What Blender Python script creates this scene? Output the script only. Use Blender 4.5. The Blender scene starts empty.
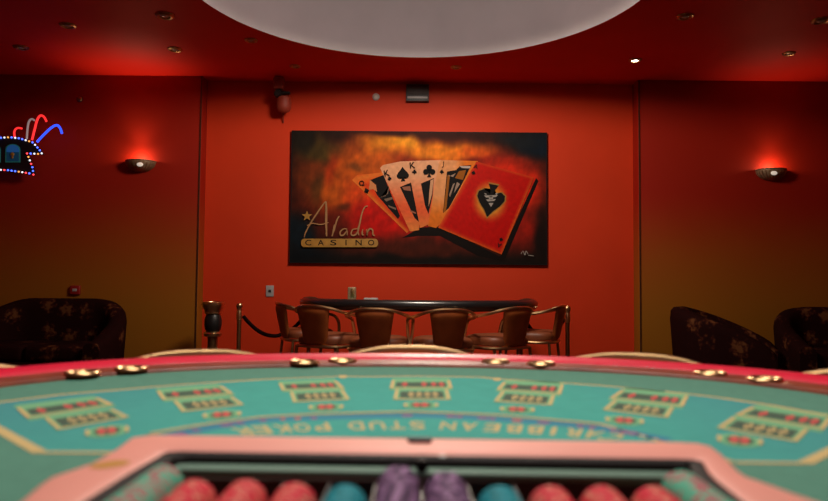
import bpy, bmesh, math, random
from mathutils import Vector, Matrix, noise
random.seed(7)
PI = math.pi
S = bpy.context.scene
COL = S.collection

# ------------------------------------------------------------------ camera
F = 700.0
H = 1.05
PITCH = math.atan(34.5/700); ROLL = math.radians(0.5)
CR = Matrix.Rotation(PI/2+PITCH, 3, 'X') @ Matrix.Rotation(ROLL, 3, 'Z')
CP = Vector((0, 0, H))
cam = bpy.data.cameras.new('camera')
co = bpy.data.objects.new('camera', cam); COL.objects.link(co)
co.matrix_world = Matrix.Translation(CP) @ CR.to_4x4()
cam.sensor_width = 36; cam.lens = F/828*36; cam.clip_start = 0.02; cam.clip_end = 60
cam.dof.use_dof = True; cam.dof.focus_distance = 7.4; cam.dof.aperture_fstop = 3.5
S.camera = co

def ray(px, py): return CR @ Vector(((px-414)/F, (250.5-py)/F, -1))
def atY(px, py, Y):
    d = ray(px, py); return CP + d*(Y/d.y)
def atZ(px, py, z):
    d = ray(px, py); return CP + d*((z-H)/d.z)

# ------------------------------------------------------------------ materials
def lin(c):
    return tuple(((v/255)/12.92 if v/255 <= 0.04045 else ((v/255+0.055)/1.055)**2.4) for v in c)
def mat(name, rgb, rough=0.5, metal=0.0, var=0.0, scale=8.0, bump=0.0, emit=0.0, coat=0.0, spec=0.5, srgb=False):
    m = bpy.data.materials.new(name); m.use_nodes = True
    nt = m.node_tree; b = nt.nodes['Principled BSDF']
    c = lin(rgb) if srgb else rgb
    b.inputs['Base Color'].default_value = (*c, 1)
    b.inputs['Roughness'].default_value = rough
    b.inputs['Metallic'].default_value = metal
    b.inputs['Specular IOR Level'].default_value = spec
    b.inputs['Coat Weight'].default_value = coat
    b.inputs['Coat Roughness'].default_value = 0.12
    if emit:
        b.inputs['Emission Color'].default_value = (*c, 1)
        b.inputs['Emission Strength'].default_value = emit
    if var or bump:
        tc = nt.nodes.new('ShaderNodeTexCoord'); n = nt.nodes.new('ShaderNodeTexNoise')
        n.inputs['Scale'].default_value = scale; n.inputs['Detail'].default_value = 5
        nt.links.new(tc.outputs['Object'], n.inputs['Vector'])
        if var:
            r = nt.nodes.new('ShaderNodeValToRGB')
            r.color_ramp.elements[0].position = 0.3; r.color_ramp.elements[1].position = 0.7
            r.color_ramp.elements[0].color = (*[max(0, v*(1-var)) for v in c], 1)
            r.color_ramp.elements[1].color = (*[min(1, v*(1+var)) for v in c], 1)
            nt.links.new(n.outputs['Fac'], r.inputs['Fac'])
            nt.links.new(r.outputs['Color'], b.inputs['Base Color'])
        if bump:
            bp = nt.nodes.new('ShaderNodeBump'); bp.inputs['Strength'].default_value = bump
            bp.inputs['Distance'].default_value = 0.01
            nt.links.new(n.outputs['Fac'], bp.inputs['Height'])
            nt.links.new(bp.outputs['Normal'], b.inputs['Normal'])
    return m

RED = (0.62, 0.038, 0.006)
M = {}
M['wall_red'] = mat('red wall paint', RED, 0.65, var=0.06, scale=1.5, bump=0.03, spec=0.25)
M['ceil_red'] = mat('red ceiling paint', (0.68, 0.012, 0.003), 0.6, var=0.05, scale=1.2, spec=0.2)
M['dome'] = mat('white dome plaster', (0.62, 0.55, 0.54), 0.7, var=0.05, scale=2.5)
M['carpet'] = mat('dark carpet', (0.035, 0.008, 0.006), 0.95, var=0.4, scale=30)
M['brass'] = mat('polished brass', (0.82, 0.55, 0.27), 0.3, 1.0, var=0.08, scale=20)
M['satin_brass'] = mat('satin brass', (0.80, 0.50, 0.24), 0.32, 1.0)
M['old_brass'] = mat('aged brass', (0.42, 0.27, 0.12), 0.35, 1.0, var=0.2, scale=30)
M['bronze'] = mat('dark bronze', (0.34, 0.22, 0.13), 0.45, 0.4, var=0.3, scale=40)
M['leather'] = mat('brown leather', (0.36, 0.088, 0.018), 0.5, var=0.15, scale=12, bump=0.1, spec=0.3)
M['seat_leather'] = mat('tan brown seat leather', (0.20, 0.050, 0.016), 0.5, var=0.15, scale=12, bump=0.1)
M['black_pad'] = mat('black padded vinyl', (0.012, 0.012, 0.013), 0.28, coat=0.3)
M['black'] = mat('black plastic', (0.01, 0.01, 0.01), 0.4)
M['charcoal'] = mat('charcoal plastic', (0.03, 0.028, 0.028), 0.5)
M['rail'] = mat('crimson padded vinyl', (0.74, 0.007, 0.042), 0.42, var=0.05, scale=10, coat=0.12)
M['wood'] = mat('polished mahogany', (0.22, 0.045, 0.02), 0.4, var=0.3, scale=14, coat=0.15)
M['wood_dark'] = mat('dark wood', (0.06, 0.018, 0.008), 0.4, var=0.3, scale=14)
M['felt_out'] = mat('dark green felt', (0.095, 0.24, 0.175), 0.95, var=0.06, scale=60, spec=0.1)
M['felt_in'] = mat('printed teal felt', (0.062, 0.32, 0.265), 0.95, var=0.05, scale=40, spec=0.1)
M['felt_light'] = mat('printed pale green', (0.17, 0.40, 0.21), 0.95, spec=0.1)
M['cream'] = mat('printed cream', (0.55, 0.41, 0.18), 0.95, spec=0.1)
M['ink'] = mat('printed dark ink', (0.07, 0.105, 0.075), 0.95, spec=0.1)
M['ink_red'] = mat('printed red', (0.50, 0.10, 0.085), 0.95, spec=0.1)
M['ink_blue'] = mat('printed blue', (0.05, 0.20, 0.30), 0.95, spec=0.1)
M['ink_purple'] = mat('printed purple', (0.27, 0.09, 0.22), 0.95, spec=0.1)
M['pink'] = mat('salmon laminate', (0.74, 0.29, 0.225), 0.55, var=0.04, scale=9)
M['ochre_mark'] = mat('ochre sticker', (0.50, 0.25, 0.03), 0.5)
M['tray_brown'] = mat('dark brown tray plastic', (0.035, 0.014, 0.010), 0.45)
M['tray_black'] = mat('black lip', (0.009, 0.006, 0.005), 0.6, spec=0.15)
M['tray_green'] = mat('grey green strip', (0.16, 0.27, 0.20), 0.6)
M['steel'] = mat('worn steel', (0.35, 0.33, 0.32), 0.3, 1.0)
M['white'] = mat('off white plastic', (0.55, 0.50, 0.46), 0.5)
M['grey'] = mat('grey plate', (0.38, 0.36, 0.36), 0.45)
M['grille'] = mat('dark grille', (0.025, 0.012, 0.010), 0.6)
M['red_plastic'] = mat('red plastic', (0.30, 0.012, 0.010), 0.45)
M['red_paint'] = mat('red painted metal', (0.30, 0.035, 0.016), 0.6)
M['velvet'] = mat('dark velvet rope', (0.012, 0.004, 0.004), 0.95, spec=0.05)
M['frame'] = mat('black picture frame', (0.010, 0.008, 0.008), 0.6, spec=0.15)
M['gold_paint'] = mat('gold paint', (0.38, 0.18, 0.02), 0.5, var=0.15, scale=20)
M['script_paint'] = mat('tan script paint', (0.34, 0.155, 0.05), 0.6, var=0.15, scale=20)
M['paint_black'] = mat('black paint', (0.008, 0.007, 0.007), 0.7, spec=0.1)
M['paint_grey'] = mat('grey paint', (0.30, 0.26, 0.23), 0.5)
M['chip_red'] = mat('red chip', (0.66, 0.030, 0.055), 0.7, spec=0.2)
M['chip_cream'] = mat('cream chip inlay', (0.66, 0.26, 0.17), 0.7, spec=0.2)
M['chip_teal'] = mat('teal chip', (0.01, 0.26, 0.31), 0.7, spec=0.2)
M['chip_teal2'] = mat('deep teal chip inlay', (0.01, 0.17, 0.19), 0.7, spec=0.2)
M['chip_purple'] = mat('lilac chip', (0.40, 0.22, 0.40), 0.7, spec=0.2)
M['chip_violet'] = mat('dark violet chip inlay', (0.07, 0.03, 0.08), 0.7, spec=0.2)
M['chip_green'] = mat('mint green chip', (0.12, 0.47, 0.31), 0.7, spec=0.2)
M['chip_pink'] = mat('pink chip inlay', (0.52, 0.07, 0.12), 0.7, spec=0.2)
M['bulb_off'] = mat('unlit lamp glass', (0.45, 0.42, 0.38), 0.15)
M['bulb_on'] = mat('lit lamp', (1.0, 0.85, 0.75), 0.3, emit=14)
M['glow'] = mat('sconce bulb', (1.0, 0.72, 0.45), 0.3, emit=6)
M['frost'] = mat('frosted sconce jewel', (0.75, 0.66, 0.55), 0.2, emit=0.55)  # weak emission on the jewel stands in for the sparkle on the bowl front
M['sign_panel'] = mat('black sign panel', (0.012, 0.010, 0.012), 0.4)
M['sign_window'] = mat('sign window blue', (0.01, 0.10, 0.22), 0.4, emit=0.08)
M['sign_dome'] = mat('sign dome blue', (0.02, 0.14, 0.45), 0.4, emit=0.22)
M['sign_edge'] = mat('sign window edge', (0.02, 0.18, 0.16), 0.4, emit=0.15)
M['led_red'] = mat('red led', (1.0, 0.05, 0.06), 0.3, emit=2.2)
M['led_blue'] = mat('blue led', (0.06, 0.12, 1.0), 0.3, emit=3.0)
M['led_white'] = mat('white led', (0.85, 0.88, 1.0), 0.3, emit=1.3)
M['led_yellow'] = mat('amber led', (1.0, 0.40, 0.08), 0.3, emit=1.2)
M['rope_red'] = mat('red light tube', (1.0, 0.03, 0.03), 0.3, emit=1.15)
M['rope_blue'] = mat('blue light tube', (0.02, 0.07, 1.0), 0.3, emit=1.9)
M['rope_white'] = mat('white light tube', (0.30, 0.24, 0.24), 0.4, emit=0.6)

_nt = M['felt_in'].node_tree            # the printed dye turns bluer towards both ends of the layout
_b = _nt.nodes['Principled BSDF']; _l = _b.inputs['Base Color'].links[0].from_socket
_tc = _nt.nodes.new('ShaderNodeTexCoord'); _sx = _nt.nodes.new('ShaderNodeSeparateXYZ'); _ab = _nt.nodes.new('ShaderNodeMath'); _ab.operation = 'ABSOLUTE'
_mr = _nt.nodes.new('ShaderNodeMapRange'); _mr.inputs['From Min'].default_value = 0.28; _mr.inputs['From Max'].default_value = 0.72; _mr.inputs['To Max'].default_value = 0.85
_mx = _nt.nodes.new('ShaderNodeMixRGB'); _mx.inputs[2].default_value = (0.065, 0.235, 0.265, 1)
_nt.links.new(_tc.outputs['Object'], _sx.inputs[0]); _nt.links.new(_sx.outputs['X'], _ab.inputs[0]); _nt.links.new(_ab.outputs[0], _mr.inputs['Value'])
_nt.links.new(_mr.outputs['Result'], _mx.inputs[0]); _nt.links.new(_l, _mx.inputs[1]); _nt.links.new(_mx.outputs[0], _b.inputs['Base Color'])

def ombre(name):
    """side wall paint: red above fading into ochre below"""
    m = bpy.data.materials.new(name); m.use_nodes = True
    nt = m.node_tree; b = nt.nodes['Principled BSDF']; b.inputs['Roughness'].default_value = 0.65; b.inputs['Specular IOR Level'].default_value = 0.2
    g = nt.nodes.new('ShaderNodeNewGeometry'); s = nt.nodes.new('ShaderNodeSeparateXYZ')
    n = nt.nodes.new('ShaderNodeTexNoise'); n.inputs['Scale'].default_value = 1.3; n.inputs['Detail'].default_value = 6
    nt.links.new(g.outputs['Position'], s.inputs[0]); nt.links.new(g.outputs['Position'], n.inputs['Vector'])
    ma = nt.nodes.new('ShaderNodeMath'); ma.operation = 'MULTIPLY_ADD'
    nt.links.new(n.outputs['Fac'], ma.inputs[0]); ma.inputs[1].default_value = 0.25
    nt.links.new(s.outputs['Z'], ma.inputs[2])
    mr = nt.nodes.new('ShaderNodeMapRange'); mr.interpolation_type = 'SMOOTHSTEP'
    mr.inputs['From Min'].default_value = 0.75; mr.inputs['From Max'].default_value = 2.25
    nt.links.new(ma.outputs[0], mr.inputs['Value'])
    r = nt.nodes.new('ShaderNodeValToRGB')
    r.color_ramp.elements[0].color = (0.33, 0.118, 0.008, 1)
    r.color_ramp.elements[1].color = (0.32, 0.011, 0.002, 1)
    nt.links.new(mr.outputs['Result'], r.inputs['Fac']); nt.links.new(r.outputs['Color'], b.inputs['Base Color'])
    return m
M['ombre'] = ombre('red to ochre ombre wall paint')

def floral():
    m = bpy.data.materials.new('dark floral upholstery'); m.use_nodes = True
    nt = m.node_tree; b = nt.nodes['Principled BSDF']; b.inputs['Roughness'].default_value = 0.85; b.inputs['Specular IOR Level'].default_value = 0.04
    tc = nt.nodes.new('ShaderNodeTexCoord')
    v = nt.nodes.new('ShaderNodeTexVoronoi'); v.inputs['Scale'].default_value = 4.2; v.inputs['Randomness'].default_value = 0.55
    n = nt.nodes.new('ShaderNodeTexNoise'); n.inputs['Scale'].default_value = 26; n.inputs['Detail'].default_value = 3
    nt.links.new(tc.outputs['Object'], v.inputs['Vector']); nt.links.new(tc.outputs['Object'], n.inputs['Vector'])
    ma = nt.nodes.new('ShaderNodeMath'); ma.operation = 'MULTIPLY_ADD'; ma.inputs[1].default_value = 0.95
    nt.links.new(n.outputs['Fac'], ma.inputs[0]); nt.links.new(v.outputs['Distance'], ma.inputs[2])
    r = nt.nodes.new('ShaderNodeValToRGB'); e = r.color_ramp.elements
    e[0].position = 0.58; e[0].color = (0.12, 0.042, 0.015, 1)
    e[1].position = 0.82; e[1].color = (0.016, 0.0035, 0.003, 1)
    k = e.new(0.70); k.color = (0.05, 0.012, 0.006, 1)
    nt.links.new(ma.outputs[0], r.inputs['Fac']); nt.links.new(r.outputs['Color'], b.inputs['Base Color'])
    return m
M['floral'] = floral()
M['sofa_plain'] = mat('dark brown sofa velvet', (0.014, 0.003, 0.0025), 0.85, var=0.2, scale=10, spec=0.04)

# ------------------------------------------------------------------ mesh builder
class MB:
    def __init__(s): s.v = []; s.f = []; s.m = []
    def add(s, vs, fs, mi=0):
        o = len(s.v); s.v += [Vector(p) for p in vs]
        for f in fs: s.f.append([i+o for i in f]); s.m.append(mi)
    def box(s, c, d, rz=0, mi=0):
        x, y, z = [k/2 for k in d]; R = Matrix.Rotation(rz, 3, 'Z'); c = Vector(c)
        vs = [c+R @ Vector((a*x, b*y, e*z)) for a in (-1, 1) for b in (-1, 1) for e in (-1, 1)]
        s.add(vs, [(0, 1, 3, 2), (4, 6, 7, 5), (0, 4, 5, 1), (2, 3, 7, 6), (0, 2, 6, 4), (1, 5, 7, 3)], mi)
    def rbox(s, c, d, r=0.01, rz=0, mi=0, n=3):
        bm = bmesh.new(); bmesh.ops.create_cube(bm, size=1)
        for v in bm.verts: v.co = Vector((v.co.x*d[0], v.co.y*d[1], v.co.z*d[2]))
        bmesh.ops.bevel(bm, geom=list(bm.edges), offset=r, segments=n, profile=0.5, affect='EDGES')
        R = Matrix.Rotation(rz, 3, 'Z'); c = Vector(c)
        bm.verts.index_update()
        s.add([c+R @ v.co for v in bm.verts], [[v.index for v in f.verts] for f in bm.faces], mi); bm.free()
    def tube(s, pts, r, n=10, closed=False, caps=True, mi=0):
        pts = [Vector(p) for p in pts]; N = len(pts)
        rr = r if isinstance(r, (list, tuple)) else [r]*N
        up = None; rings = []
        for i, p in enumerate(pts):
            if closed: t = pts[(i+1) % N]-pts[i-1]
            else: t = pts[min(i+1, N-1)]-pts[max(i-1, 0)]
            t.normalize()
            if up is None:
                a = Vector((0, 0, 1)) if abs(t.z) < 0.9 else Vector((1, 0, 0))
                up = (a-t*a.dot(t)).normalized()
            else: up = (up-t*up.dot(t)).normalized()
            b = t.cross(up)
            rings.append([p+(up*math.cos(2*PI*k/n)+b*math.sin(2*PI*k/n))*rr[i] for k in range(n)])
        vs = [q for g in rings for q in g]; fs = []
        for i in range(N if closed else N-1):
            j = (i+1) % N
            for k in range(n): fs.append((i*n+k, i*n+(k+1) % n, j*n+(k+1) % n, j*n+k))
        if caps and not closed:
            fs.append(list(range(n))[::-1]); fs.append([(N-1)*n+k for k in range(n)])
        s.add(vs, fs, mi)
    def lathe(s, prof, c=(0, 0, 0), n=24, a0=0, a1=2*PI, mi=0, sx=1, sy=1):
        full = abs(a1-a0-2*PI) < 1e-6; c = Vector(c); K = n if full else n+1
        vs = []
        for (r, z) in prof:
            for k in range(K):
                a = a0+(a1-a0)*k/n; vs.append(c+Vector((r*math.cos(a)*sx, r*math.sin(a)*sy, z)))
        fs = []
        for i in range(len(prof)-1):
            for k in range(n):
                k2 = (k+1) % K; fs.append((i*K+k, i*K+k2, (i+1)*K+k2, (i+1)*K+k))
        s.add(vs, fs, mi)
    def prism(s, poly, z0, z1, mi=0):
        n = len(poly)
        vs = [(p[0], p[1], z0) for p in poly]+[(p[0], p[1], z1) for p in poly]
        fs = [list(range(n))[::-1], list(range(n, 2*n))]+[(i, (i+1) % n, n+(i+1) % n, n+i) for i in range(n)]
        s.add(vs, fs, mi)
    def slab(s, front, back, mi=0):
        n = len(front)
        s.add(list(front)+list(back), [list(range(n)), list(range(n, 2*n))[::-1]]+[(i, n+i, n+(i+1) % n, (i+1) % n) for i in range(n)], mi)
    def ball(s, c, r, n=12, mi=0, sc=(1, 1, 1)):
        prof = [(r*math.sin(PI*i/n), -r*math.cos(PI*i/n)) for i in range(n+1)]
        o = len(s.v); s.lathe(prof, (0, 0, 0), n*2, mi=mi); c = Vector(c)
        for i in range(o, len(s.v)):
            v = s.v[i]; s.v[i] = c+Vector((v.x*sc[0], v.y*sc[1], v.z*sc[2]))
    def build(s, name, ms, parent=None, smooth=True, ang=35, fix=True):
        me = bpy.data.meshes.new(name)
        me.from_pydata([tuple(v) for v in s.v], [], s.f)
        ms = ms if isinstance(ms, (list, tuple)) else [ms]
        for m in ms: me.materials.append(M[m] if isinstance(m, str) else m)
        me.polygons.foreach_set('material_index', s.m)
        if fix:
            bm = bmesh.new(); bm.from_mesh(me)
            bmesh.ops.remove_doubles(bm, verts=bm.verts, dist=1e-6)
            bmesh.ops.recalc_face_normals(bm, faces=bm.faces)
            bm.to_mesh(me); bm.free()
        if smooth:
            me.polygons.foreach_set('use_smooth', [True]*len(me.polygons)); me.set_sharp_from_angle(angle=math.radians(ang))
        me.update()
        o = bpy.data.objects.new(name, me); COL.objects.link(o)
        if parent: o.parent = parent
        return o

def spline(pts, n=6, closed=False):
    P = [Vector(p) for p in pts]; N = len(P); out = []
    for i in range(N if closed else N-1):
        if closed: a, b, c, d = P[i-1], P[i], P[(i+1) % N], P[(i+2) % N]
        else: a, b, c, d = P[max(i-1, 0)], P[i], P[i+1], P[min(i+2, N-1)]
        for k in range(n):
            t = k/n
            out.append(0.5*((2*b)+(c-a)*t+(2*a-5*b+4*c-d)*t*t+(3*b-a-3*c+d)*t**3))
    if not closed: out.append(P[-1])
    return out

def tag(o, label, cat, group=None):
    o['label'] = label; o['category'] = cat
    if group: o['group'] = group
    return o
def thing(name, label, cat, loc=(0, 0, 0), rz=0, group=None):
    o = bpy.data.objects.new(name, None); COL.objects.link(o)
    o.location = loc; o.rotation_euler = (0, 0, rz); o.empty_display_size = 0.1
    return tag(o, label, cat, group)
def struct(o): o['kind'] = 'structure'; return o
def dup(root, loc, rz, label, group=None):
    r = root.copy(); COL.objects.link(r); r.location = loc; r.rotation_euler = (0, 0, rz); r['label'] = label
    if group: r['group'] = group
    for ch in list(root.children):
        c = ch.copy(); COL.objects.link(c); c.parent = r
        for g in list(ch.children):
            d = g.copy(); COL.objects.link(d); d.parent = c
    return r
def glyphs(txt, w=None, h=None):
    """a word as a flat mesh: list of verts (x,y) and faces, scaled to w x h, origin at centre"""
    cu = bpy.data.curves.new('txt', 'FONT'); cu.body = txt; cu.size = 1; cu.fill_mode = 'FRONT'; cu.resolution_u = 4; cu.offset = 0.012
    ob = bpy.data.objects.new('txt', cu); COL.objects.link(ob)
    bpy.context.view_layer.update()
    dg = bpy.context.evaluated_depsgraph_get()
    me = bpy.data.meshes.new_from_object(ob.evaluated_get(dg))
    vs = [v.co.copy() for v in me.vertices]; fs = [list(p.vertices) for p in me.polygons]
    bpy.data.objects.remove(ob); bpy.data.curves.remove(cu); bpy.data.meshes.remove(me)
    x0 = min(v.x for v in vs); x1 = max(v.x for v in vs); y0 = min(v.y for v in vs); y1 = max(v.y for v in vs)
    sy = h/(y1-y0); sx = w/(x1-x0) if w else sy
    return [((v.x-(x0+x1)/2)*sx, (v.y-(y0+y1)/2)*sy) for v in vs], fs

# ------------------------------------------------------------------ room
YW, YS, ZC = 7.6, 7.42, 3.272
XL, XR = atY(200, 200, 7.42).x, atY(638.5, 200, 7.42).x          # edges of the recess
RX, RY0 = 5.6, -2.6             # room half width, rear wall
DC, DR = (0.02, 4.99), 1.75    # dome
b = MB(); b.box((0, 2.6, -0.05), (2*RX+0.4, 10.8, 0.1)); struct(b.build('floor', 'carpet'))
b = MB(); b.box(((XL+XR)/2, YW+0.05, ZC/2), (XR-XL+0.4, 0.1, ZC)); struct(b.build('wall_back', 'wall_red'))
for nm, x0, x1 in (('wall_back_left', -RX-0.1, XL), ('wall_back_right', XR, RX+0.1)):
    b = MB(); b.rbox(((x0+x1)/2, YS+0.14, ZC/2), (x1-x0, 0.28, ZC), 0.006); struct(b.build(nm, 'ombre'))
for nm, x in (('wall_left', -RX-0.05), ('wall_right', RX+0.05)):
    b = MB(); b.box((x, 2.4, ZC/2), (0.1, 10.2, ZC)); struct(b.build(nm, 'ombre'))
b = MB(); b.box((0, RY0-0.05, ZC/2), (2*RX+0.2, 0.1, ZC)); struct(b.build('wall_front', 'wall_red'))
for nm, x in (('trim_1', XL-0.012), ('trim_2', XR+0.012)):
    b = MB(); b.box((x, YS-0.004, ZC/2), (0.014, 0.008, ZC-0.01)); struct(b.build(nm, 'wood_dark'))
# ceiling with a round opening
b = MB(); n = 96; inner = []; outer = []
x0, x1, y0, y1 = -RX-0.1, RX+0.1, RY0-0.1, YW+0.1
for k in range(n):
    a = 2*PI*k/n; c, s_ = math.cos(a), math.sin(a)
    t = min((x1-DC[0])/c if c > 1e-9 else 1e9, (x0-DC[0])/c if c < -1e-9 else 1e9,
            (y1-DC[1])/s_ if s_ > 1e-9 else 1e9, (y0-DC[1])/s_ if s_ < -1e-9 else 1e9)
    inner.append((DC[0]+DR*c, DC[1]+DR*s_)); outer.append((DC[0]+t*c, DC[1]+t*s_))
# corners snapped
for cx, cy in ((x0, y0), (x0, y1), (x1, y0), (x1, y1)):
    k = min(range(n), key=lambda q: (outer[q][0]-cx)**2+(outer[q][1]-cy)**2); outer[k] = (cx, cy)
vs = [(*p, ZC) for p in inner]+[(*p, ZC) for p in outer]
fs = [(k, n+k, n+(k+1) % n, (k+1) % n) for k in range(n)]
b.add(vs, fs); struct(b.build('ceiling', 'ceil_red', ang=30, fix=False))
b = MB(); prof = []
for i in range(17):
    t = PI/2*i/16; prof.append((DR*max(math.cos(t), 0)**0.55 if i < 16 else 0.0, 0.03+0.95*math.sin(t)**0.9))
b.lathe([(DR, 0.0)]+prof, (DC[0], DC[1], ZC), 96); struct(b.build('trim_3', 'dome', ang=60))

# ------------------------------------------------------------------ lamps
def light(kind, name, loc, power, color=(1, 0.86, 0.70), **k):
    L = bpy.data.lights.new(name, kind); L.energy = power; L.color = color
    for a, v in k.items(): setattr(L, a, v)
    o = bpy.data.objects.new(name, L); COL.objects.link(o); o.location = loc; return o
light('SPOT', 'dome_pendant_light', (DC[0]+0.12, DC[1], ZC-0.01), 240, spot_size=math.radians(174), spot_blend=0.10, shadow_soft_size=0.28)
light('POINT', 'dome_fill_light', (DC[0], DC[1]-0.2, ZC+0.40), 25, (1, 0.9, 0.86), shadow_soft_size=0.15)  # added unseen fill light that brightens the inside of the dome
lt = light('AREA', 'table_lamp_light', (0, 1.05, 2.35), 22, (1, 0.92, 0.86), shape='RECTANGLE', size=1.2, size_y=0.16)
for x, y, p in ((-0.9, 1.35, 16), (0.9, 1.35, 16), (0.0, 1.6, 22)):
    light('SPOT', 'downlight_beam', (x, y, ZC-0.03), p, (1, 0.88, 0.76), spot_size=math.radians(60), spot_blend=0.8, shadow_soft_size=0.05)

# ------------------------------------------------------------------ ceiling downlights
def make_downlight(lit=False):
    t = thing('ceiling_downlight', '', 'ceiling light')
    b = MB(); b.lathe([(0.042, -0.002), (0.046, -0.016), (0.060, -0.020), (0.076, -0.012), (0.080, 0.0)], n=28); b.build('rim', 'old_brass', t)
    b = MB(); b.lathe([(0.0, -0.017), (0.018, -0.016), (0.030, -0.012), (0.042, -0.003), (0.044, 0.0)], n=24)
    b.build('lamp', 'bulb_on' if lit else 'bulb_off', t); return t
d0 = make_downlight(); used = False
DL = [(165, 15, 'brass-rimmed downlight left of the white dome, largest of those in the red ceiling', 1.15),
      (68, 25, 'unlit ceiling downlight between the far left one and the largest one', 1.0),
      (21, 47, 'leftmost unlit ceiling downlight, above the glowing light sign', 1.0),
      (175, 49, 'unlit downlight on the red ceiling above the left wall sconce', 1.0),
      (251, 40, 'unlit downlight just under the left rim of the white dome', 0.85),
      (295, 66, 'unlit downlight beside the red camera housing at the back wall', 0.8),
      (456, 67, 'unlit downlight on the ceiling up and right of the dark vent box', 0.8),
      (685, 16, 'unlit downlight right of the white dome, near the top of the photo', 1.0),
      (821, 20, 'rightmost unlit ceiling downlight at the top right edge', 1.1),
      (789, 53, 'unlit downlight on the red ceiling above the right wall sconce', 0.85)]
for px, py, lb, sc in DL:
    p = atZ(px, py, ZC); p.z = ZC
    if not used: o = d0; o.location = p; o['label'] = lb; o['group'] = 'ceiling downlights'; used = True
    else: o = dup(d0, p, 0, lb, 'ceiling downlights')
    o.scale = (sc*0.88,)*3
p = atZ(635, 60, ZC); p.z = ZC
o = make_downlight(True); o.location = p; o.scale = (0.8,)*3; o['label'] = 'the one lit ceiling downlight, glowing white above the right corner'; o['group'] = 'ceiling downlights'
light('SPOT', 'downlight_beam', p+Vector((0, 0, -0.04)), 6, spot_size=math.radians(70), spot_blend=0.6, shadow_soft_size=0.03)

# ------------------------------------------------------------------ sconces
def make_sconce(px, py, label, jx, up):
    p = atY(px, py, YS); p.y = YS
    t = thing('wall_sconce', label, 'wall lamp', p, 0, 'wall sconces')
    b = MB(); R = 0.155
    prof = []
    for i in range(13):
        a = PI/2*i/12; prof.append((max(R*math.sin(a), 0.001), -0.105*math.cos(a)))
    prof += [(R+0.008, 0.004), (R+0.006, 0.012), (R-0.006, 0.010)]
    for i in range(12, -1, -1):
        a = PI/2*i/12; prof.append((max((R-0.014)*math.sin(a), 0.001), -0.09*math.cos(a)))
    b.lathe(prof, (0, 0, 0), 28, PI, 2*PI); b.build('bowl', 'bronze', t)
    b = MB()
    for k in range(13):
        a = PI+PI*(k+0.5)/13
        b.tube([(R*1.005*math.sin(q)*math.cos(a), R*1.005*math.sin(q)*math.sin(a), -0.106*math.cos(q)) for q in (0.35, 0.7, 1.0, 1.3, 1.5)], 0.004, 6)
    b.build('rib_trim', 'old_brass', t)
    b = MB(); b.ball((jx, -0.142, -0.045), 0.03, 8, sc=(1.15, 0.5, 0.75)); b.build('jewel', 'frost', t)
    b = MB(); b.ball((0, -0.075, -0.03), 0.028, 8); b.build('bulb', 'glow', t)
    light('POINT', 'sconce_light', p+Vector((0, -0.10, 0.03)), 3.0, (1, 0.70, 0.42), shadow_soft_size=0.03)
    q = light('SPOT', 'sconce_uplight', p+Vector((0, -0.11, 0.0)), up, (1, 0.72, 0.46), spot_size=math.radians(95), spot_blend=1.0, shadow_soft_size=0.03)
    q.rotation_euler = (PI+0.22, 0, 0)
    return t
make_sconce(141.5, 162.5, 'bronze half-bowl wall sconce on the left wall beside the light sign', 0.04, 22)
make_sconce(770, 171, 'bronze half-bowl wall sconce on the right wall above the tub chairs', -0.03, 9)

# ------------------------------------------------------------------ small fittings on the walls
def hang(px, py, Y): p = atY(px, py, Y); p.y = Y; return p
# outlet
p = hang(270, 291, YW)
t = thing('wall_outlet', 'small grey outlet plate on the red wall above the left rope barrier', 'outlet', p)
b = MB(); b.rbox((0, -0.006, 0), (0.085, 0.012, 0.12), 0.004); b.build('plate', 'grey', t)
b = MB(); b.rbox((0, -0.0135, 0), (0.03, 0.004, 0.03), 0.001); b.build('socket', 'charcoal', t)
# white round detector
p = hang(376, 97, YW)
t = thing('wall_detector', 'small white round detector high on the red wall, left of the vent box', 'detector', p)
b = MB(); b.ball((0, -0.012, 0), 0.036, 10, sc=(1, 0.5, 1)); b.build('cover', 'white', t)
b = MB(); b.ball((0, -0.004, 0), 0.041, 10, sc=(1, 0.15, 1)); b.build('base', 'grey', t)
# vent box
p = hang(417.5, 94, YW)
t = thing('vent_box', 'dark square vent box high on the red wall above the painting', 'vent', p)
b = MB(); b.rbox((0, -0.03, 0), (0.25, 0.06, 0.19), 0.006); b.build('housing', 'charcoal', t)
b = MB(); b.rbox((0, -0.062, 0.028), (0.22, 0.008, 0.11), 0.002)
for k in range(6): b.box((0, -0.067, -0.018+k*0.018), (0.21, 0.006, 0.006))
b.build('grille', 'grille', t)
b = MB(); b.rbox((0, -0.062, -0.055), (0.22, 0.010, 0.022), 0.003); b.build('lower_strip', 'grey', t)
# red wall sensor + red box on left wall
p = hang(80, 99, YS)
t = thing('wall_sensor', 'tiny dark round sensor high on the dim left wall', 'sensor', p)
b = MB(); b.ball((0, -0.010, 0), 0.028, 9, sc=(1, 0.6, 1)); b.build('cover', 'old_brass', t)
b = MB(); b.ball((0, -0.003, 0), 0.034, 9, sc=(1, 0.15, 1)); b.build('base', 'charcoal', t)
p = hang(76, 290, YS)
t = thing('call_point', 'small red square call point on the wall above the left sofa', 'alarm', p)
b = MB(); b.rbox((0, -0.016, 0), (0.105, 0.032, 0.095), 0.008); b.build('housing', 'red_plastic', t)
b = MB(); b.rbox((0, -0.033, 0.0), (0.045, 0.006, 0.028), 0.002); b.build('window', 'grey', t)
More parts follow.
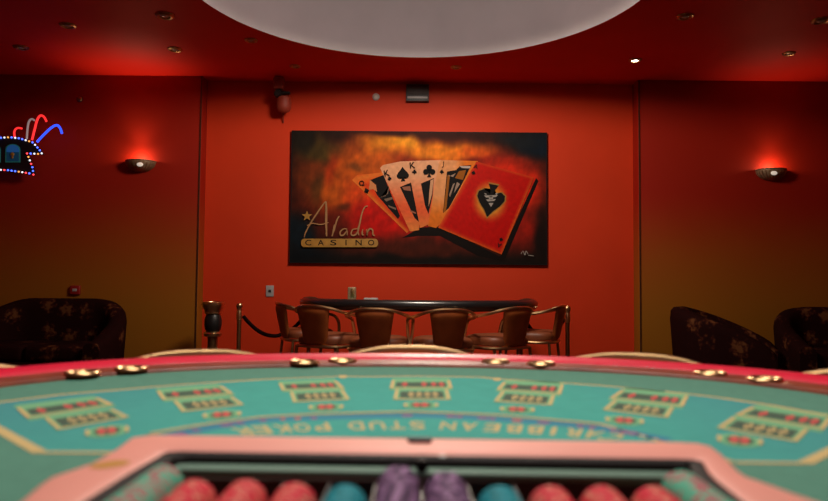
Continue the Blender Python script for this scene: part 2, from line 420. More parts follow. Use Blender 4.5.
# camera housing
p = hang(282, 84, YW-0.16)
t = thing('security_camera', 'red painted security camera housing at the top left of the red wall', 'camera', (p.x, p.y, ZC))
b = MB(); b.rbox((-0.03, 0.0, -0.07), (0.11, 0.13, 0.14), 0.02); b.build('ceiling_bracket', 'red_paint', t)
b = MB(); b.ball((-0.03, -0.02, -0.185), 0.052, 10); b.tube([(-0.03, -0.02, -0.185), (-0.03, -0.085, -0.19)], [0.04, 0.034], 14)
b.rbox((0.035, -0.01, -0.175), (0.11, 0.06, 0.035), 0.012); b.build('joint', 'black', t)
b = MB(); b.lathe([(0.001, -0.39), (0.03, -0.385), (0.062, -0.365), (0.078, -0.33), (0.08, -0.27), (0.07, -0.22), (0.04, -0.205), (0.001, -0.2)], (0.025, 0, 0), 20); b.build('housing', 'red_paint', t)
b = MB(); b.tube([(0.0, 0.06, -0.34), (0.0, 0.1, -0.38), (-0.005, 0.145, -0.46)], 0.007, 8); b.build('cable', 'red_paint', t)

# ------------------------------------------------------------------ painting
YP = YW-0.045                     # front of the canvas
PX0, PX1, PY0, PY1 = 291.2, 546.4, 132.4, 263.4
cen = atY((PX0+PX1)/2, (PY0+PY1)/2, YW); cen.y = YW
paint = thing('casino_painting', 'large wide painting of playing cards hanging on the red back wall', 'painting', cen)
def cv(px, py, off=0.0):          # a point on the canvas front, local to the painting
    q = atY(px, py, YP-off); return Vector((q.x-cen.x, YP-off-cen.y, q.z-cen.z))
w2 = (atY(PX1, 198, YP).x-atY(PX0, 198, YP).x)/2; h2 = (atY(418, PY0, YP).z-atY(418, PY1, YP).z)/2
def c_at(x, z):                   # inverse: local canvas point -> photo frame of the mural
    return PX0+(x/w2+1)/2*(PX1-PX0), PY0+(1-(z/h2+1)/2)*(PY1-PY0)
BL = [(418, 196, 128, 66, (112, 24, 8), 1.0), (345, 180, 45, 36, (150, 62, 14), 0.8), (372, 165, 34, 28, (165, 72, 14), .8),
      (388, 146, 32, 11, (200, 118, 24), 0.8), (440, 150, 48, 12, (205, 112, 22), 0.9), (476, 152, 26, 9, (200, 75, 16), 0.7),
      (320, 150, 24, 14, (60, 46, 16), 0.8), (310, 180, 16, 22, (96, 40, 14), 0.8), (335, 196, 20, 16, (170, 76, 18), 0.6),
      (362, 203, 22, 18, (185, 60, 14), 0.7), (388, 222, 46, 20, (165, 14, 8), 0.9), (510, 185, 42, 30, (190, 34, 12), 0.9),
      (520, 228, 22, 22, (140, 22, 10), 0.8), (470, 240, 50, 14, (60, 14, 8), 0.8), (428, 248, 60, 10, (56, 18, 8), 0.8),
      (540, 143, 22, 18, (10, 20, 30), 0.95), (520, 138, 24, 9, (18, 22, 26), 0.8), (300, 236, 16, 26, (12, 20, 26), 0.95),
      (310, 258, 34, 10, (8, 12, 16), 0.95), (425, 262, 130, 8, (14, 10, 8), 0.9), (544, 240, 9, 40, (20, 10, 8), 0.8),
      (300, 142, 12, 14, (24, 20, 14), 0.8), (420, 133, 80, 5, (40, 14, 8), 0.7), (345, 210, 10, 6, (50, 26, 12), 0.6),
      (357, 168, 9, 4, (60, 40, 20), 0.5), (366, 190, 22, 16, (196, 44, 12), 0.35), (330, 168, 10, 20, (150, 40, 10), 0.6), (318, 190, 9, 18, (60, 40, 16), 0.6), (405, 142, 18, 7, (215, 140, 30), 0.7), (470, 236, 40, 9, (120, 18, 8), 0.5)]
PS = 1.0
def canvas_col(px, py):
    nx = noise.noise(Vector((px/22, py/22, 1.3)))*9; ny = noise.noise(Vector((px/22, py/22, 7.7)))*7
    c = Vector((22, 14, 11))
    for (x, y, rx, ry, col, a) in BL:
        d = math.hypot((px+nx-x)/rx, (py+ny-y)/ry)
        k = a*max(0, min(1, (1.35-d)/0.95)); k = k*k*(3-2*k) if k < 1 else 1
        c = c*(1-k)+Vector(col)*k
    g = 1+0.22*noise.noise(Vector((px/7, py/9, 3)))+0.12*noise.noise(Vector((px/2.5, py/4, 5)))
    return lin([max(0, min(255, v*g*PS)) for v in c])
vc = bpy.data.materials.new('oil paint'); vc.use_nodes = True
nt = vc.node_tree; at_ = nt.nodes.new('ShaderNodeVertexColor'); at_.layer_name = 'pigment'
gm = nt.nodes.new('ShaderNodeMixRGB'); gm.blend_type = 'MULTIPLY'; gm.inputs[0].default_value = 1; gm.inputs[2].default_value = (1.25, 1.25, 1.25, 1)
nt.links.new(at_.outputs['Color'], gm.inputs[1]); nt.links.new(gm.outputs[0], nt.nodes['Principled BSDF'].inputs['Base Color'])
nt.nodes['Principled BSDF'].inputs['Roughness'].default_value = 0.6
nt.nodes['Principled BSDF'].inputs['Specular IOR Level'].default_value = 0.1
M['oil'] = vc
def pigment(me, cols):
    ca = me.color_attributes.new('pigment', 'FLOAT_COLOR', 'POINT')
    for i, c in enumerate(cols): ca.data[i].color = (*c, 1)
NX, NY = 170, 88
b = MB(); vs = []; cols = []
for j in range(NY+1):
    for i in range(NX+1):
        x = -w2+2*w2*i/NX; z = -h2+2*h2*j/NY
        vs.append((x, YP-YW, z)); cols.append(canvas_col(*c_at(x, z)))
b.add(vs, [(j*(NX+1)+i, j*(NX+1)+i+1, (j+1)*(NX+1)+i+1, (j+1)*(NX+1)+i) for j in range(NY) for i in range(NX)])
o = b.build('canvas', 'oil', paint, smooth=False, fix=False); pigment(o.data, cols)
b = MB(); b.box((0, -0.02, 0), (2*w2, 0.039, 2*h2)); b.build('backing', 'frame', paint)
b = MB(); fw = 0.008
for sx in (-1, 1): b.box((sx*(w2+fw/2), -0.0235, 0), (fw, 0.045, 2*h2+2*fw))
for sz in (-1, 1): b.box((0, -0.0235, sz*(h2+fw/2)), (2*w2, 0.045, fw))
b.build('frame', 'frame', paint)
_layer = [0.0012]
def painted(name, polys, colf, sub=5, parent=paint):
    """painted patches: polygons in mural coordinates, subdivided, each vertex given its pigment"""
    off = _layer[0]; _layer[0] += 0.0006
    bm = bmesh.new(); 
    for poly in polys:
        vv = [bm.verts.new((x, y, 0)) for x, y in poly]; bm.faces.new(vv)
    bmesh.ops.triangulate(bm, faces=list(bm.faces))
    for _ in range(sub): 
        es = [e for e in bm.edges if e.calc_length() > 4]
        if not es: break
        bmesh.ops.subdivide_edges(bm, edges=es, cuts=1); bmesh.ops.triangulate(bm, faces=[f for f in bm.faces if len(f.verts) > 3])
    bm.verts.index_update()
    vs = [v.co.copy() for v in bm.verts]; fs = [[v.index for v in f.verts] for f in bm.faces]; bm.free()
    q = MB(); q.add([cv(v.x, v.y, off) for v in vs], fs)
    if isinstance(colf, str): return q.build(name, colf, parent, smooth=False, fix=False)
    o = q.build(name, 'oil', parent, smooth=False, fix=False)
    pigment(o.data, [lin([max(0, min(255, k*0.86)) for k in colf(v.x, v.y)]) for v in vs]); return o
def mix(a, b_, t): t = max(0, min(1, t)); return [a[i]*(1-t)+b_[i]*t for i in range(3)]
def seg(px, py, a, c):
    ax, ay = a; cx, cy = c; t = max(0, min(1, ((px-ax)*(cx-ax)+(py-ay)*(cy-ay))/((cx-ax)**2+(cy-ay)**2)))
    return math.hypot(px-ax-t*(cx-ax), py-ay-t*(cy-ay))
def jit(x, y, s=1.0): return 1+0.12*noise.noise(Vector((x/3, y/3, 2*s)))
# dark cast shadow painted beneath the fan and the big card (painted, on the canvas)
painted('painted_backdrop', [[(402, 238), (420, 227.5), (440, 226.5), (500, 256.5), (536, 178), (538.5, 181), (504, 261.5), (478, 256), (440, 236), (418, 236)]], lambda x, y: (16, 8, 6))
SUIT = {}
def spade(cx, cy, s, rot=0):
    pts = [(0, -1)]
    pts += [(0.25, -0.62), (0.62, -0.22), (0.82, 0.12), (0.78, 0.42), (0.52, 0.58), (0.22, 0.46), (0.10, 0.34), (0.13, 0.62), (0.30, 0.95)]
    pts += [(-x, y) for x, y in pts[:0:-1]]
    c, n_ = math.cos(rot), math.sin(rot)
    return [(cx+s*(x*c-y*n_), cy+s*(x*n_+y*c)) for x, y in pts]
def disc(cx, cy, r, n=14): return [(cx+r*math.cos(2*PI*k/n), cy+r*math.sin(2*PI*k/n)) for k in range(n)]
def club(cx, cy, s):
    return [disc(cx, cy-0.5*s, 0.42*s), disc(cx-0.48*s, cy+0.12*s, 0.42*s), disc(cx+0.48*s, cy+0.12*s, 0.42*s),
            [(cx-.14*s, cy-.2*s), (cx+.14*s, cy-.2*s), (cx+.12*s, cy+.5*s), (cx+.32*s, cy+.9*s), (cx-.32*s, cy+.9*s), (cx-.12*s, cy+.5*s)]]
def letter(ch, cx, cy, h, rot=0, w=None):
    vs, fs = glyphs(ch, w, h); c, n_ = math.cos(rot), math.sin(rot)
    off = _layer[0]; _layer[0] += 0.0002
    return [cv(cx+x*c+y*n_, cy+x*n_-y*c, off) for x, y in vs], fs
def letters(name, items, m, parent=paint):
    q = MB()
    for it in items: q.add(*letter(*it))
    return q.build(name, m, parent, smooth=False, fix=False)
PK = (232, 170, 128); OR = (214, 96, 30); RD = (190, 30, 12)
# queen card
painted('painted_card', [[(352, 180), (357, 175), (382, 172.5), (392, 184), (411, 229), (407, 233)]],
        lambda x, y: [k*jit(x, y) for k in mix((226, 118, 40), mix((214, 62, 16), (176, 14, 6), (y-198)/26), min(seg(x, y, (352, 180), (382, 173))/8, seg(x, y, (352, 180), (407, 233))/5))])
painted('painted_court_figure', [[(370, 180), (383.5, 175), (400, 216), (398, 219), (377, 195)]], 'paint_black')
painted('painted_court_detail', [[(370, 180), (376, 185), (377, 192), (373, 189), (369, 190)], [(386, 196), (390, 184), (388, 194), (381, 197), (378, 198)], [(384, 199), (392, 197), (393, 199), (386, 201.5)], [(388, 205), (396, 208), (396, 210), (389, 207)]],
        lambda x, y: (205, 130, 80) if x < 378 else (120, 96, 80))
# king of spades card
def kcol(x, y):
    c = mix((225, 160, 118), (226, 92, 50), (y-176)/30); c = mix(c, (226, 130, 62), (y-212)/18)
    return [k*jit(x, y) for k in c]
painted('painted_card', [[(380, 168), (383, 165), (400, 161.5), (412, 161), (420, 200), (419, 230), (410, 231.5)]], kcol)
painted('painted_court_figure', [[(400, 187), (411, 182.5), (419, 222), (414.5, 218)]], 'paint_black')
painted('painted_court_detail', [[(402, 187), (410, 186), (411, 191), (404, 190)], [(410, 210), (415.5, 212), (416, 214), (410.5, 212)]], lambda x, y: (150, 92, 70))
# king of clubs card
painted('painted_card', [[(408.5, 163), (411, 161), (441, 160), (437, 190), (430, 224), (420, 228)]], kcol)
painted('painted_court_figure', [[(421, 183.5), (434, 178), (432.5, 196), (428.5, 214), (425, 206)]], 'paint_black')
painted('painted_court_detail', [[(430.5, 180.5), (433.6, 179), (432, 194), (428.5, 207), (429, 196)]], lambda x, y: (205, 150, 112))
# jack card
painted('painted_card', [[(439, 162.5), (441, 160), (478, 161), (466, 186), (446, 219), (436, 228), (428, 226)]],
        lambda x, y: [k*jit(x, y) for k in mix((224, 150, 96), (220, 112, 30), max((y-195)/20, (x-455)/10))])
painted('painted_court_figure', [[(447, 171.5), (456, 170), (460, 166), (471.5, 165), (460, 188), (449, 208), (443, 213)]], 'paint_black')
painted('painted_court_detail', [[(447.5, 175), (450, 175), (446, 211), (443.5, 212)], [(459, 171), (466, 170), (463, 180), (455, 178)], [(450, 176), (456, 173), (453, 177)], [(453, 184), (455, 183), (450, 197), (449, 195)], [(457, 182), (460, 184), (454, 193), (455, 188)]],
        lambda x, y: (150, 84, 18) if (x < 450 or (x > 454.5 and y < 181)) else (150, 126, 110))
painted('painted_court_detail', [[(459.5, 166), (470.5, 166.2), (470, 168.4), (462, 168)]], lambda x, y: (190, 170, 160))
# the big red ace
A0, A1, A2, A3 = (476.4, 161.5), (533.8, 177.5), (501.6, 254.5), (438, 227.5)
def acol(x, y):
    d = min(seg(x, y, A0, A3), seg(x, y, A3, A2)*1.2, seg(x, y, A1, A2)*1.3, seg(x, y, A0, A1)*1.6)
    c = mix((214, 84, 26), (190, 10, 4), d/4.5)
    c = mix(c, (190, 28, 10), (200-y)/40*0.6)
    g = math.hypot((x-490)/19, (y-201)/22)
    if g < 1: c = mix(c, (216, 140, 44), (1-g)*2.2)
    return [k*jit(x, y) for k in c]
painted('painted_card', [[A0, A1, A2, A3]], acol, 6)
painted('painted_halo', [spade(490.5, 200.5, 18.6, PI+0.2)], lambda x, y: (160, 110, 48))
painted('painted_spade', [spade(490.5, 200.5, 17, PI+0.2)], 'paint_black')
painted('painted_spade_ornament', [disc(491, 198, 2.2), [(484, 195.5), (498, 195), (496, 197), (486, 197.5)], [(486, 199.5), (496, 199), (494, 201), (488, 201.5)], [(488.5, 203), (493.5, 202.8), (491, 207)], [(484, 193), (487, 194), (486, 195)], [(495, 193.5), (498, 192.5), (496.5, 195)]], 'paint_grey')
for pip in [[spade(366.5, 190.5, 3.0, -0.35)], [spade(389.5, 178.5, 2.4, -0.2)], [spade(402.8, 174, 7.4, -0.05)], club(414.5, 171.8, 2.6), club(429.2, 171, 6.8),
            [spade(441.8, 171.6, 2.4, 0.1)], [spade(473.5, 172.6, 2.4, 0.3)], [spade(501, 239.5, 2.2, PI+0.3)]]:
    painted('painted_pip', pip, 'paint_black', 2)
for it in [('Q', 361.8, 183.3, 5.6, -0.35), ('K', 386.8, 173, 6.2, -0.2), ('K', 412.5, 165.2, 6.2, -0.08), ('J', 443, 164.4, 6.2, 0.1), ('A', 476, 166.4, 4.4, 0.3), ('A', 499.2, 245.2, 4.4, PI+0.3)]: letters('painted_letter', [it], 'paint_black')
# casino name
def strip(pts, w, n=6):
    P = spline([(x, y, 0) for x, y in pts], n); L = []; R = []
    for i, p_ in enumerate(P):
        t_ = (P[min(i+1, len(P)-1)]-P[max(i-1, 0)]).normalized(); nn = Vector((-t_.y, t_.x, 0))
        k = w*(0.55+0.45*math.sin(PI*i/(len(P)-1)))
        L.append(p_+nn*k); R.append(p_-nn*k)
    return [[(L[i].x, L[i].y), (L[i+1].x, L[i+1].y), (R[i+1].x, R[i+1].y), (R[i].x, R[i].y)] for i in range(len(P)-1)]
def c6(*pts): return [(290+x*0.1698, 180+y*0.1698) for x, y in pts]
for pts, w in ((c6((82, 338), (96, 300), (130, 240), (170, 180), (205, 132), (214, 128)), 0.75), (c6((212, 128), (214, 180), (213, 250), (216, 332)), 1.15),
               (c6((100, 270), (130, 255), (180, 262), (228, 250)), 0.6), (c6((246, 332), (258, 300), (275, 240), (290, 212)), 0.75),
               (c6((250, 330), (256, 290), (262, 262)), 0.7),
               (c6((338, 290), (315, 288), (295, 308), (300, 326), (318, 322), (336, 298), (336, 326)), 0.75),
               (c6((400, 286), (370, 292), (360, 318), (376, 326), (398, 306), (412, 250), (424, 195), (440, 160), (458, 152)), 0.75),
               (c6((404, 270), (400, 300), (406, 326)), 0.7), (c6((429, 290), (426, 308), (427, 322), (437, 323)), 0.7),
               (c6((452, 290), (454, 326), (457, 304), (472, 287), (486, 294), (489, 322), (500, 326)), 0.75)):
    painted('painted_script', strip(pts, w), 'script_paint', 0)
star = [(307+(5.4 if k % 2 == 0 else 2.3)*math.sin(PI*k/5), 216-(5.4 if k % 2 == 0 else 2.3)*math.cos(PI*k/5)) for k in range(10)]
painted('painted_star', [star], 'gold_paint', 0)
rr = [(304+3*math.cos(a), 242.9+4.2*math.sin(a)) for a in [PI/2+PI*k/8 for k in range(9)]]+[(375.2+3*math.cos(a), 242.9+4.2*math.sin(a)) for a in [-PI/2+PI*k/8 for k in range(9)]]
painted('painted_name_plate', [rr], 'gold_paint', 2)
for i, ch in enumerate('CASINO'): letters('painted_letter', [(ch, 308.2+i*12.6, 242.6, 5.6, 0, 1.1 if ch == 'I' else 6.2)], 'paint_black')
sg = strip([(521, 254), (523, 251), (525, 255), (526, 251), (528, 254)], 0.35)+strip([(528, 255), (534, 256)], 0.3)
painted('painted_signature', sg, 'paint_grey', 0)

# ------------------------------------------------------------------ light sign on the left wall
YG = YS-0.16
so = hang(10, 155, YS)
sign = thing('light_sign', 'glowing red and blue LED sign with plumes on the left wall', 'sign', so)
def sl(px, py, Y=YG-0.012): q = atY(px, py, Y); return Vector((q.x-so.x, Y-so.y, q.z-so.z))
top = [(-72, 154), (-66, 146), (-48, 139), (-22, 137.4), (0, 137.8), (10, 137.2), (20, 138.4), (33, 142.5), (40, 150.5)]
panel = top+[(42.5, 154), (27, 153.4), (29.5, 161), (32, 168), (33.5, 174.5), (22, 172.2), (8, 170.2), (-10, 169.6), (-40, 170.2), (-62, 173), (-60, 162), (-58, 155)]
fr = [sl(x, y, YG) for x, y in panel]; bk = [v+Vector((0, 0.05, 0)) for v in fr]
b = MB(); b.slab(fr, bk); b.build('panel', 'sign_panel', sign, smooth=False)
b = MB()
for x in (-45, 5): c = sl(x, 155, YG); b.box((c.x, (c.y+0.05)/2, c.z), (0.05, -(c.y+0.05), 0.05))
b.build('wall_bracket', 'charcoal', sign)
def walk(pts, step):
    P = [Vector((x, y)) for x, y in pts]; out = []; carry = 0
    for a, c in zip(P, P[1:]):
        L = (c-a).length; d = carry
        while d < L: out.append(a+(c-a)*(d/L)); d += step
        carry = d-L
    return out
lb = MB(); lb.ball((0, 0, 0), 0.0095, 6)
proto = {}
for nm in ('led_red', 'led_blue', 'led_white', 'led_yellow'):
    me = lb.build('led', nm, sign); proto[nm] = me.data; bpy.data.objects.remove(me)
runs = [(walk([(-28, 137.4)]+top[4:]+[(41.8, 153.6)], 3.6), ['led_white', 'led_blue', 'led_blue', 'led_white', 'led_yellow', 'led_blue']),
        (walk([(38, 153.9), (27, 153.4), (30, 161), (32.5, 167.5), (33.4, 174.6)], 3.7), ['led_yellow', 'led_white', 'led_blue', 'led_red', 'led_yellow', 'led_white', 'led_red', 'led_blue', 'led_blue', 'led_red']),
        (walk([(-28, 169.8), (0, 169.8), (8, 170.2), (22, 172.2), (31, 173.6)], 3.6), ['led_blue', 'led_yellow', 'led_white', 'led_red', 'led_blue', 'led_blue'])]
for pts, seq in runs:
    for i, p_ in enumerate(pts):
        o = bpy.data.objects.new('led', proto[seq[i % len(seq)]]); COL.objects.link(o); o.parent = sign; o.location = sl(p_.x, p_.y, YG-0.008)
for pts, m, r in (([(14.5, 137), (14.3, 132), (15.8, 129), (18.5, 127.9), (22, 128.6)], 'rope_red', 0.010),
                  ([(26.8, 139), (27.6, 128), (29, 121.5), (31.8, 119), (34.5, 120.5)], 'rope_white', 0.010),
                  ([(32, 140), (34.5, 130), (37.2, 120), (40.4, 115.6), (44, 117), (46.5, 121.5)], 'rope_red', 0.0115),
                  ([(37, 142), (44, 134.5), (51, 128), (56.5, 125.2), (60, 128), (62, 133.5)], 'rope_blue', 0.0115)):
    b = MB(); b.tube(spline([sl(x, y, YG-0.01) for x, y in pts], 6), r, 10); b.build('plume', m, sign)
def sign_window(cx):
    def poly(w, h0, h1, Y, hh=None):
        pts = [(cx-w, h1), (cx+w, h1)]+[(cx+w*math.cos(PI*k/8), h0-(w*0.75)*math.sin(PI*k/8)) for k in range(9)]
        f_ = [sl(x, y, Y) for x, y in pts]; return f_, [v+Vector((0, 0.006, 0)) for v in f_]
    b = MB(); b.slab(*poly(7.4, 149.5, 162.3, YG-0.006)); f_ = b.build('window_frame', 'sign_edge', sign, smooth=False)
    b = MB(); b.slab(*poly(6.2, 150, 161.2, YG-0.012)); b.build('pane', 'sign_window', f_, smooth=False)
    b = MB(); b.slab(*poly(6.2, 149.4, 152.0, YG-0.018)); b.build('dome_motif', 'sign_dome', f_, smooth=False)
    b = MB(); c = sl(cx-0.3, 154.4, YG-0.02); b.ball(c, 0.022, 6, sc=(1, 0.4, 1)); b.ball(c+Vector((0, 0, -0.03)), 0.014, 6, sc=(1, 0.4, 1)); b.build('flower_motif', 'gold_paint', f_)
sign_window(12.6); sign_window(-7)

# ------------------------------------------------------------------ casino chair
def make_chair():
    t = thing('casino_chair', '', 'chair')
    half = [(0.235, 0.20, 0.555), (0.245, 0.225, 0.62), (0.255, 0.22, 0.70), (0.262, 0.18, 0.765), (0.268, 0.10, 0.790), (0.265, -0.02, 0.803), (0.24, -0.15, 0.826), (0.18, -0.235, 0.856), (0.09, -0.28, 0.876)]
    path = half+[(0, -0.29, 0.880)]+[(-x, y, z) for x, y, z in half[::-1]]
    b = MB(); b.tube(spline(path, 5), 0.0135, 10); b.build('arm_hoop', 'brass', t)
    # back panel
    b = MB(); nu, nv = 12, 12
    def pt(u, v, side):
        hw = 0.112+(0.158-0.112)*v**1.15
        x = u*hw; ztop = 0.874-0.016*abs(u)**2.2
        z = 0.555+(ztop-0.555)*v
        y = -0.215-0.068*v+0.028*u*u*(0.4+0.6*v)
        th = 0.028*(1-0.75*abs(u)**4)*(1-0.7*(abs(2*v-1))**8)
        return Vector((x, y+side*th, z))
    vs = [pt(-1+2*i/nu, j/nv, s_) for s_ in (-1, 1) for j in range(nv+1) for i in range(nu+1)]
    g = (nu+1)*(nv+1); fs = []
    for s_ in (0, 1):
        for j in range(nv):
            for i in range(nu):
                q = [s_*g+j*(nu+1)+i, s_*g+j*(nu+1)+i+1, s_*g+(j+1)*(nu+1)+i+1, s_*g+(j+1)*(nu+1)+i]; fs.append(q if s_ == 0 else q[::-1])
    rim = [i for i in range(nu+1)]+[j*(nu+1)+nu for j in range(1, nv+1)]+[nv*(nu+1)+i for i in range(nu-1, -1, -1)]+[j*(nu+1) for j in range(nv-1, 0, -1)]
    for a, c in zip(rim, rim[1:]+rim[:1]): fs.append((a, g+a, g+c, c))
    b.add(vs, fs); b.build('backrest', 'leather', t, ang=60)
    # seat
    def dshape(k):
        return [(k*0.235*math.copysign(abs(math.cos(a))**0.6, math.cos(a)), 0.0+k*0.225*math.copysign(abs(math.sin(a))**0.6, math.sin(a))) for a in [2*PI*i/36 for i in range(36)]]
    b = MB(); rings = [(0.90, 0.560), (0.99, 0.568), (1.0, 0.595), (0.985, 0.615), (0.93, 0.632), (0.75, 0.644), (0.4, 0.650)]
    vs = [(x, y, z) for k, z in rings for x, y in dshape(k)]; fs = []
    for i in range(len(rings)-1):
        for k in range(36): fs.append((i*36+k, i*36+(k+1) % 36, (i+1)*36+(k+1) % 36, (i+1)*36+k))
    fs.append(list(range(36))[::-1]); fs.append([(len(rings)-1)*36+k for k in range(36)])
    b.add(vs, fs); b.build('seat', 'seat_leather', t, ang=60)
    b = MB(); b.tube([(x, y, 0.545) for x, y in dshape(1.02)], 0.014, 8, closed=True); b.build('seat_ring', 'brass', t)
    for sx in (-1, 1):
        b = MB(); b.tube([(sx*0.225, 0.195, 0.545), (sx*0.235, 0.205, 0.28), (sx*0.245, 0.215, 0.0)], 0.013, 8); b.build('leg', 'old_brass', t)
        b = MB(); b.tube([(sx*0.20, -0.19, 0.545), (sx*0.215, -0.215, 0.28), (sx*0.235, -0.25, 0.0)], 0.013, 8); b.build('leg', 'old_brass', t)
    b = MB(); b.tube([(0.234, 0.204, 0.24), (0.218, -0.218, 0.24), (-0.218, -0.218, 0.24), (-0.234, 0.204, 0.24)], 0.009, 8, closed=True); b.build('stretcher', 'old_brass', t)
    return t
ch0 = make_chair(); first = [True]
def chair(x, y, rz, label, group):
    if first[0]:
        first[0] = False; ch0.location = (x, y, 0); ch0.rotation_euler = (0, 0, rz); ch0['label'] = label; ch0['group'] = group; return ch0
    return dup(ch0, (x, y, 0), rz, label, group)
GF = 'armchairs around the far gaming table'
r_ = math.radians
def X(px, Y): return (px-414)/F*Y
for px, Y, a, lb_ in ((309, 6.62, -66, 'brown leather chair seen side-on at the far table left end, by the rope'),
                      (331, 5.98, -27, 'leftmost of the four brown chairs whose backs face us at the far table'),
                      (380, 5.80, -6, 'brown brass-hooped chair at the far table, second from left of the four backs'),
                      (443, 5.80, 10, 'brown brass-hooped chair at the far table, third from left of the four backs'),
                      (497, 5.98, 36, 'brown chair turned left at the far table, rightmost of the four backs'),
                      (533, 6.62, 68, 'brown leather chair seen side-on at the right end of the far table')):
    chair(X(px, Y), Y, r_(a), lb_, GF).scale = (1, 1, 0.975 if Y < 5.9 else 0.99)
GN = 'chairs behind the near card table'
def near_chair(ax, ay, tx, ty, lb_):
    d = Vector((tx-ax, ty-ay)).normalized()
    chair(ax+d.x*0.29, ay+d.y*0.29, math.atan2(-d.x, d.y), lb_, GN).scale = (1, 1, 0.985)
near_chair(-0.01, 2.00, 0, 0.6, 'brass chair hoop rising behind the middle of the near table crimson rail')
near_chair(-0.56, 1.82, -0.02, 0.6, 'brass chair hoop behind the near table rail, in front of the ashtray stand')
near_chair(0.585, 1.83, 0.02, 0.6, 'brass chair hoop behind the near table rail, below the right corner of the red wall')
near_chair(-0.99, 1.46, -0.1, 0.6, 'chair hoop behind the near table rail at the left edge of the photo')
near_chair(1.02, 1.50, 0.1, 0.6, 'chair hoop behind the near table rail at the right edge of the photo')

# ------------------------------------------------------------------ far gaming table
ft = thing('gaming_table', 'far gaming table with a thick black padded edge before the painting', 'table', (0.05, 6.95, 0))
def half_oval(a, d, n=40, back=0.0, e=2.3):
    return [(a*math.copysign(abs(math.cos(t))**(2/e), math.cos(t)), -d*abs(math.sin(t))**(2/e)+back) for t in [PI*k/n for k in range(n+1)]]
ov = half_oval(1.07, 0.88)
b = MB(); b.prism(ov, 0.858, 0.886); b.build('tabletop', 'felt_out', ft)
b = MB(); ring = [Vector((x*1.01, y, 0.872)) for x, y in half_oval(1.10, 0.92, 60)]
def oval_tube(bm_, ring, rx, rz, n=14, closed=False):
    N = len(ring); vs = []
    for i, p_ in enumerate(ring):
        t_ = (ring[min(i+1, N-1)]-ring[max(i-1, 0)]).normalized(); nn = Vector((t_.y, -t_.x, 0))
        vs += [p_+nn*(rx*math.cos(2*PI*k/n))+Vector((0, 0, rz*math.sin(2*PI*k/n))) for k in range(n)]
    fs = [(i*n+k, i*n+(k+1) % n, (i+1)*n+(k+1) % n, (i+1)*n+k) for i in range(N-1) for k in range(n)]
    fs += [list(range(n))[::-1], [(N-1)*n+k for k in range(n)]]
    bm_.add(vs, fs)
oval_tube(b, ring, 0.05, 0.050); b.build('padded_edge', 'black_pad', ft, ang=50)
for sx in (-1, 1):
    b = MB(); b.ball((sx*1.06, -0.10, 0.884), 0.1, 10, sc=(1.0, 1.5, 0.46)); b.build('end_pad', 'wood_dark', ft)
b = MB(); b.prism(half_oval(0.7, 0.40), 0.80, 0.858); b.build('apron', 'black', ft)
for lx in (-0.44, 0.26):
    b = MB(); b.rbox((lx, -0.2, 0.405), (0.22, 0.4, 0.79), 0.02); b.rbox((lx, -0.2, 0.025), (0.34, 0.55, 0.05), 0.012); b.build('leg', 'wood_dark', ft)
p = hang(352, 299, 6.62)
t = thing('card_shoe', 'small upright brown box standing on the far table near its left', 'box', (p.x, 6.62, 0.886))
b = MB(); b.rbox((0, 0, 0.07), (0.075, 0.09, 0.14), 0.008); b.build('body', 'bronze', t)
b = MB(); b.rbox((0.008, -0.047, 0.085), (0.035, 0.006, 0.075), 0.002); b.build('face_plate', 'old_brass', t)
p = hang(371, 299, 6.6)
b = MB(); b.rbox((0, 0, 0.02), (0.13, 0.09, 0.04), 0.006); o = b.build('card_box', 'grey'); o.location = (p.x, 6.6, 0.886)
tag(o, 'low pale grey box lying on the far table beside the brown upright box', 'box')

# ------------------------------------------------------------------ rope barrier and ashtray
posts = {}
def stanchion(px, Y, label):
    x = X(px, Y)
    t = thing('stanchion', label, 'barrier post', (x, Y, 0), 0, 'rope barrier posts')
    b = MB(); b.lathe([(0.001, 0.0), (0.15, 0.0), (0.155, 0.012), (0.13, 0.024), (0.06, 0.034), (0.03, 0.05), (0.001, 0.051)], n=24); b.build('base', 'old_brass', t)
    b = MB(); b.tube([(0, 0, 0.045), (0, 0, 0.80)], 0.021, 14)
    b.build('pole', 'old_brass', t)
    b = MB(); b.lathe([(0.021, 0.70), (0.026, 0.705), (0.027, 0.73), (0.027, 0.775), (0.024, 0.79), (0.023, 0.81), (0.029, 0.822), (0.032, 0.838), (0.029, 0.853), (0.018, 0.864), (0.001, 0.868)], n=18); b.build('cap', 'brass', t)
    return Vector((x, Y, 0.735))
pa = stanchion(240.5, 6.75, 'brass barrier post at the left, between the ashtray stand and the chairs')
pd = stanchion(567.5, 6.75, 'brass barrier post standing right of the far gaming table')
pb = stanchion(310, 7.15, 'barrier post behind the far table left end, mostly hidden by chairs')
pc = stanchion(521, 7.15, 'barrier post behind the far table right end, mostly hidden by chairs')
def rope(p0, p1, sag, label):
    d = (p1-p0); e = Vector((d.x, d.y, 0)).normalized(); a = p0+e*0.04; c = p1-e*0.04
    b = MB(); pts = []
    for i in range(21):
        t_ = i/20; q = a.lerp(c, t_); q.z -= sag*4*t_*(1-t_); pts.append(q)
    b.tube(pts, 0.019, 10); o = b.build('barrier_rope', 'velvet'); tag(o, label, 'rope', 'barrier ropes'); return o
rope(pa, pb, 0.20, 'dark velvet rope sagging from the left barrier post behind the side-on chair')
rope(pc, pd, 0.20, 'dark velvet rope hanging from the right barrier post behind the chair')

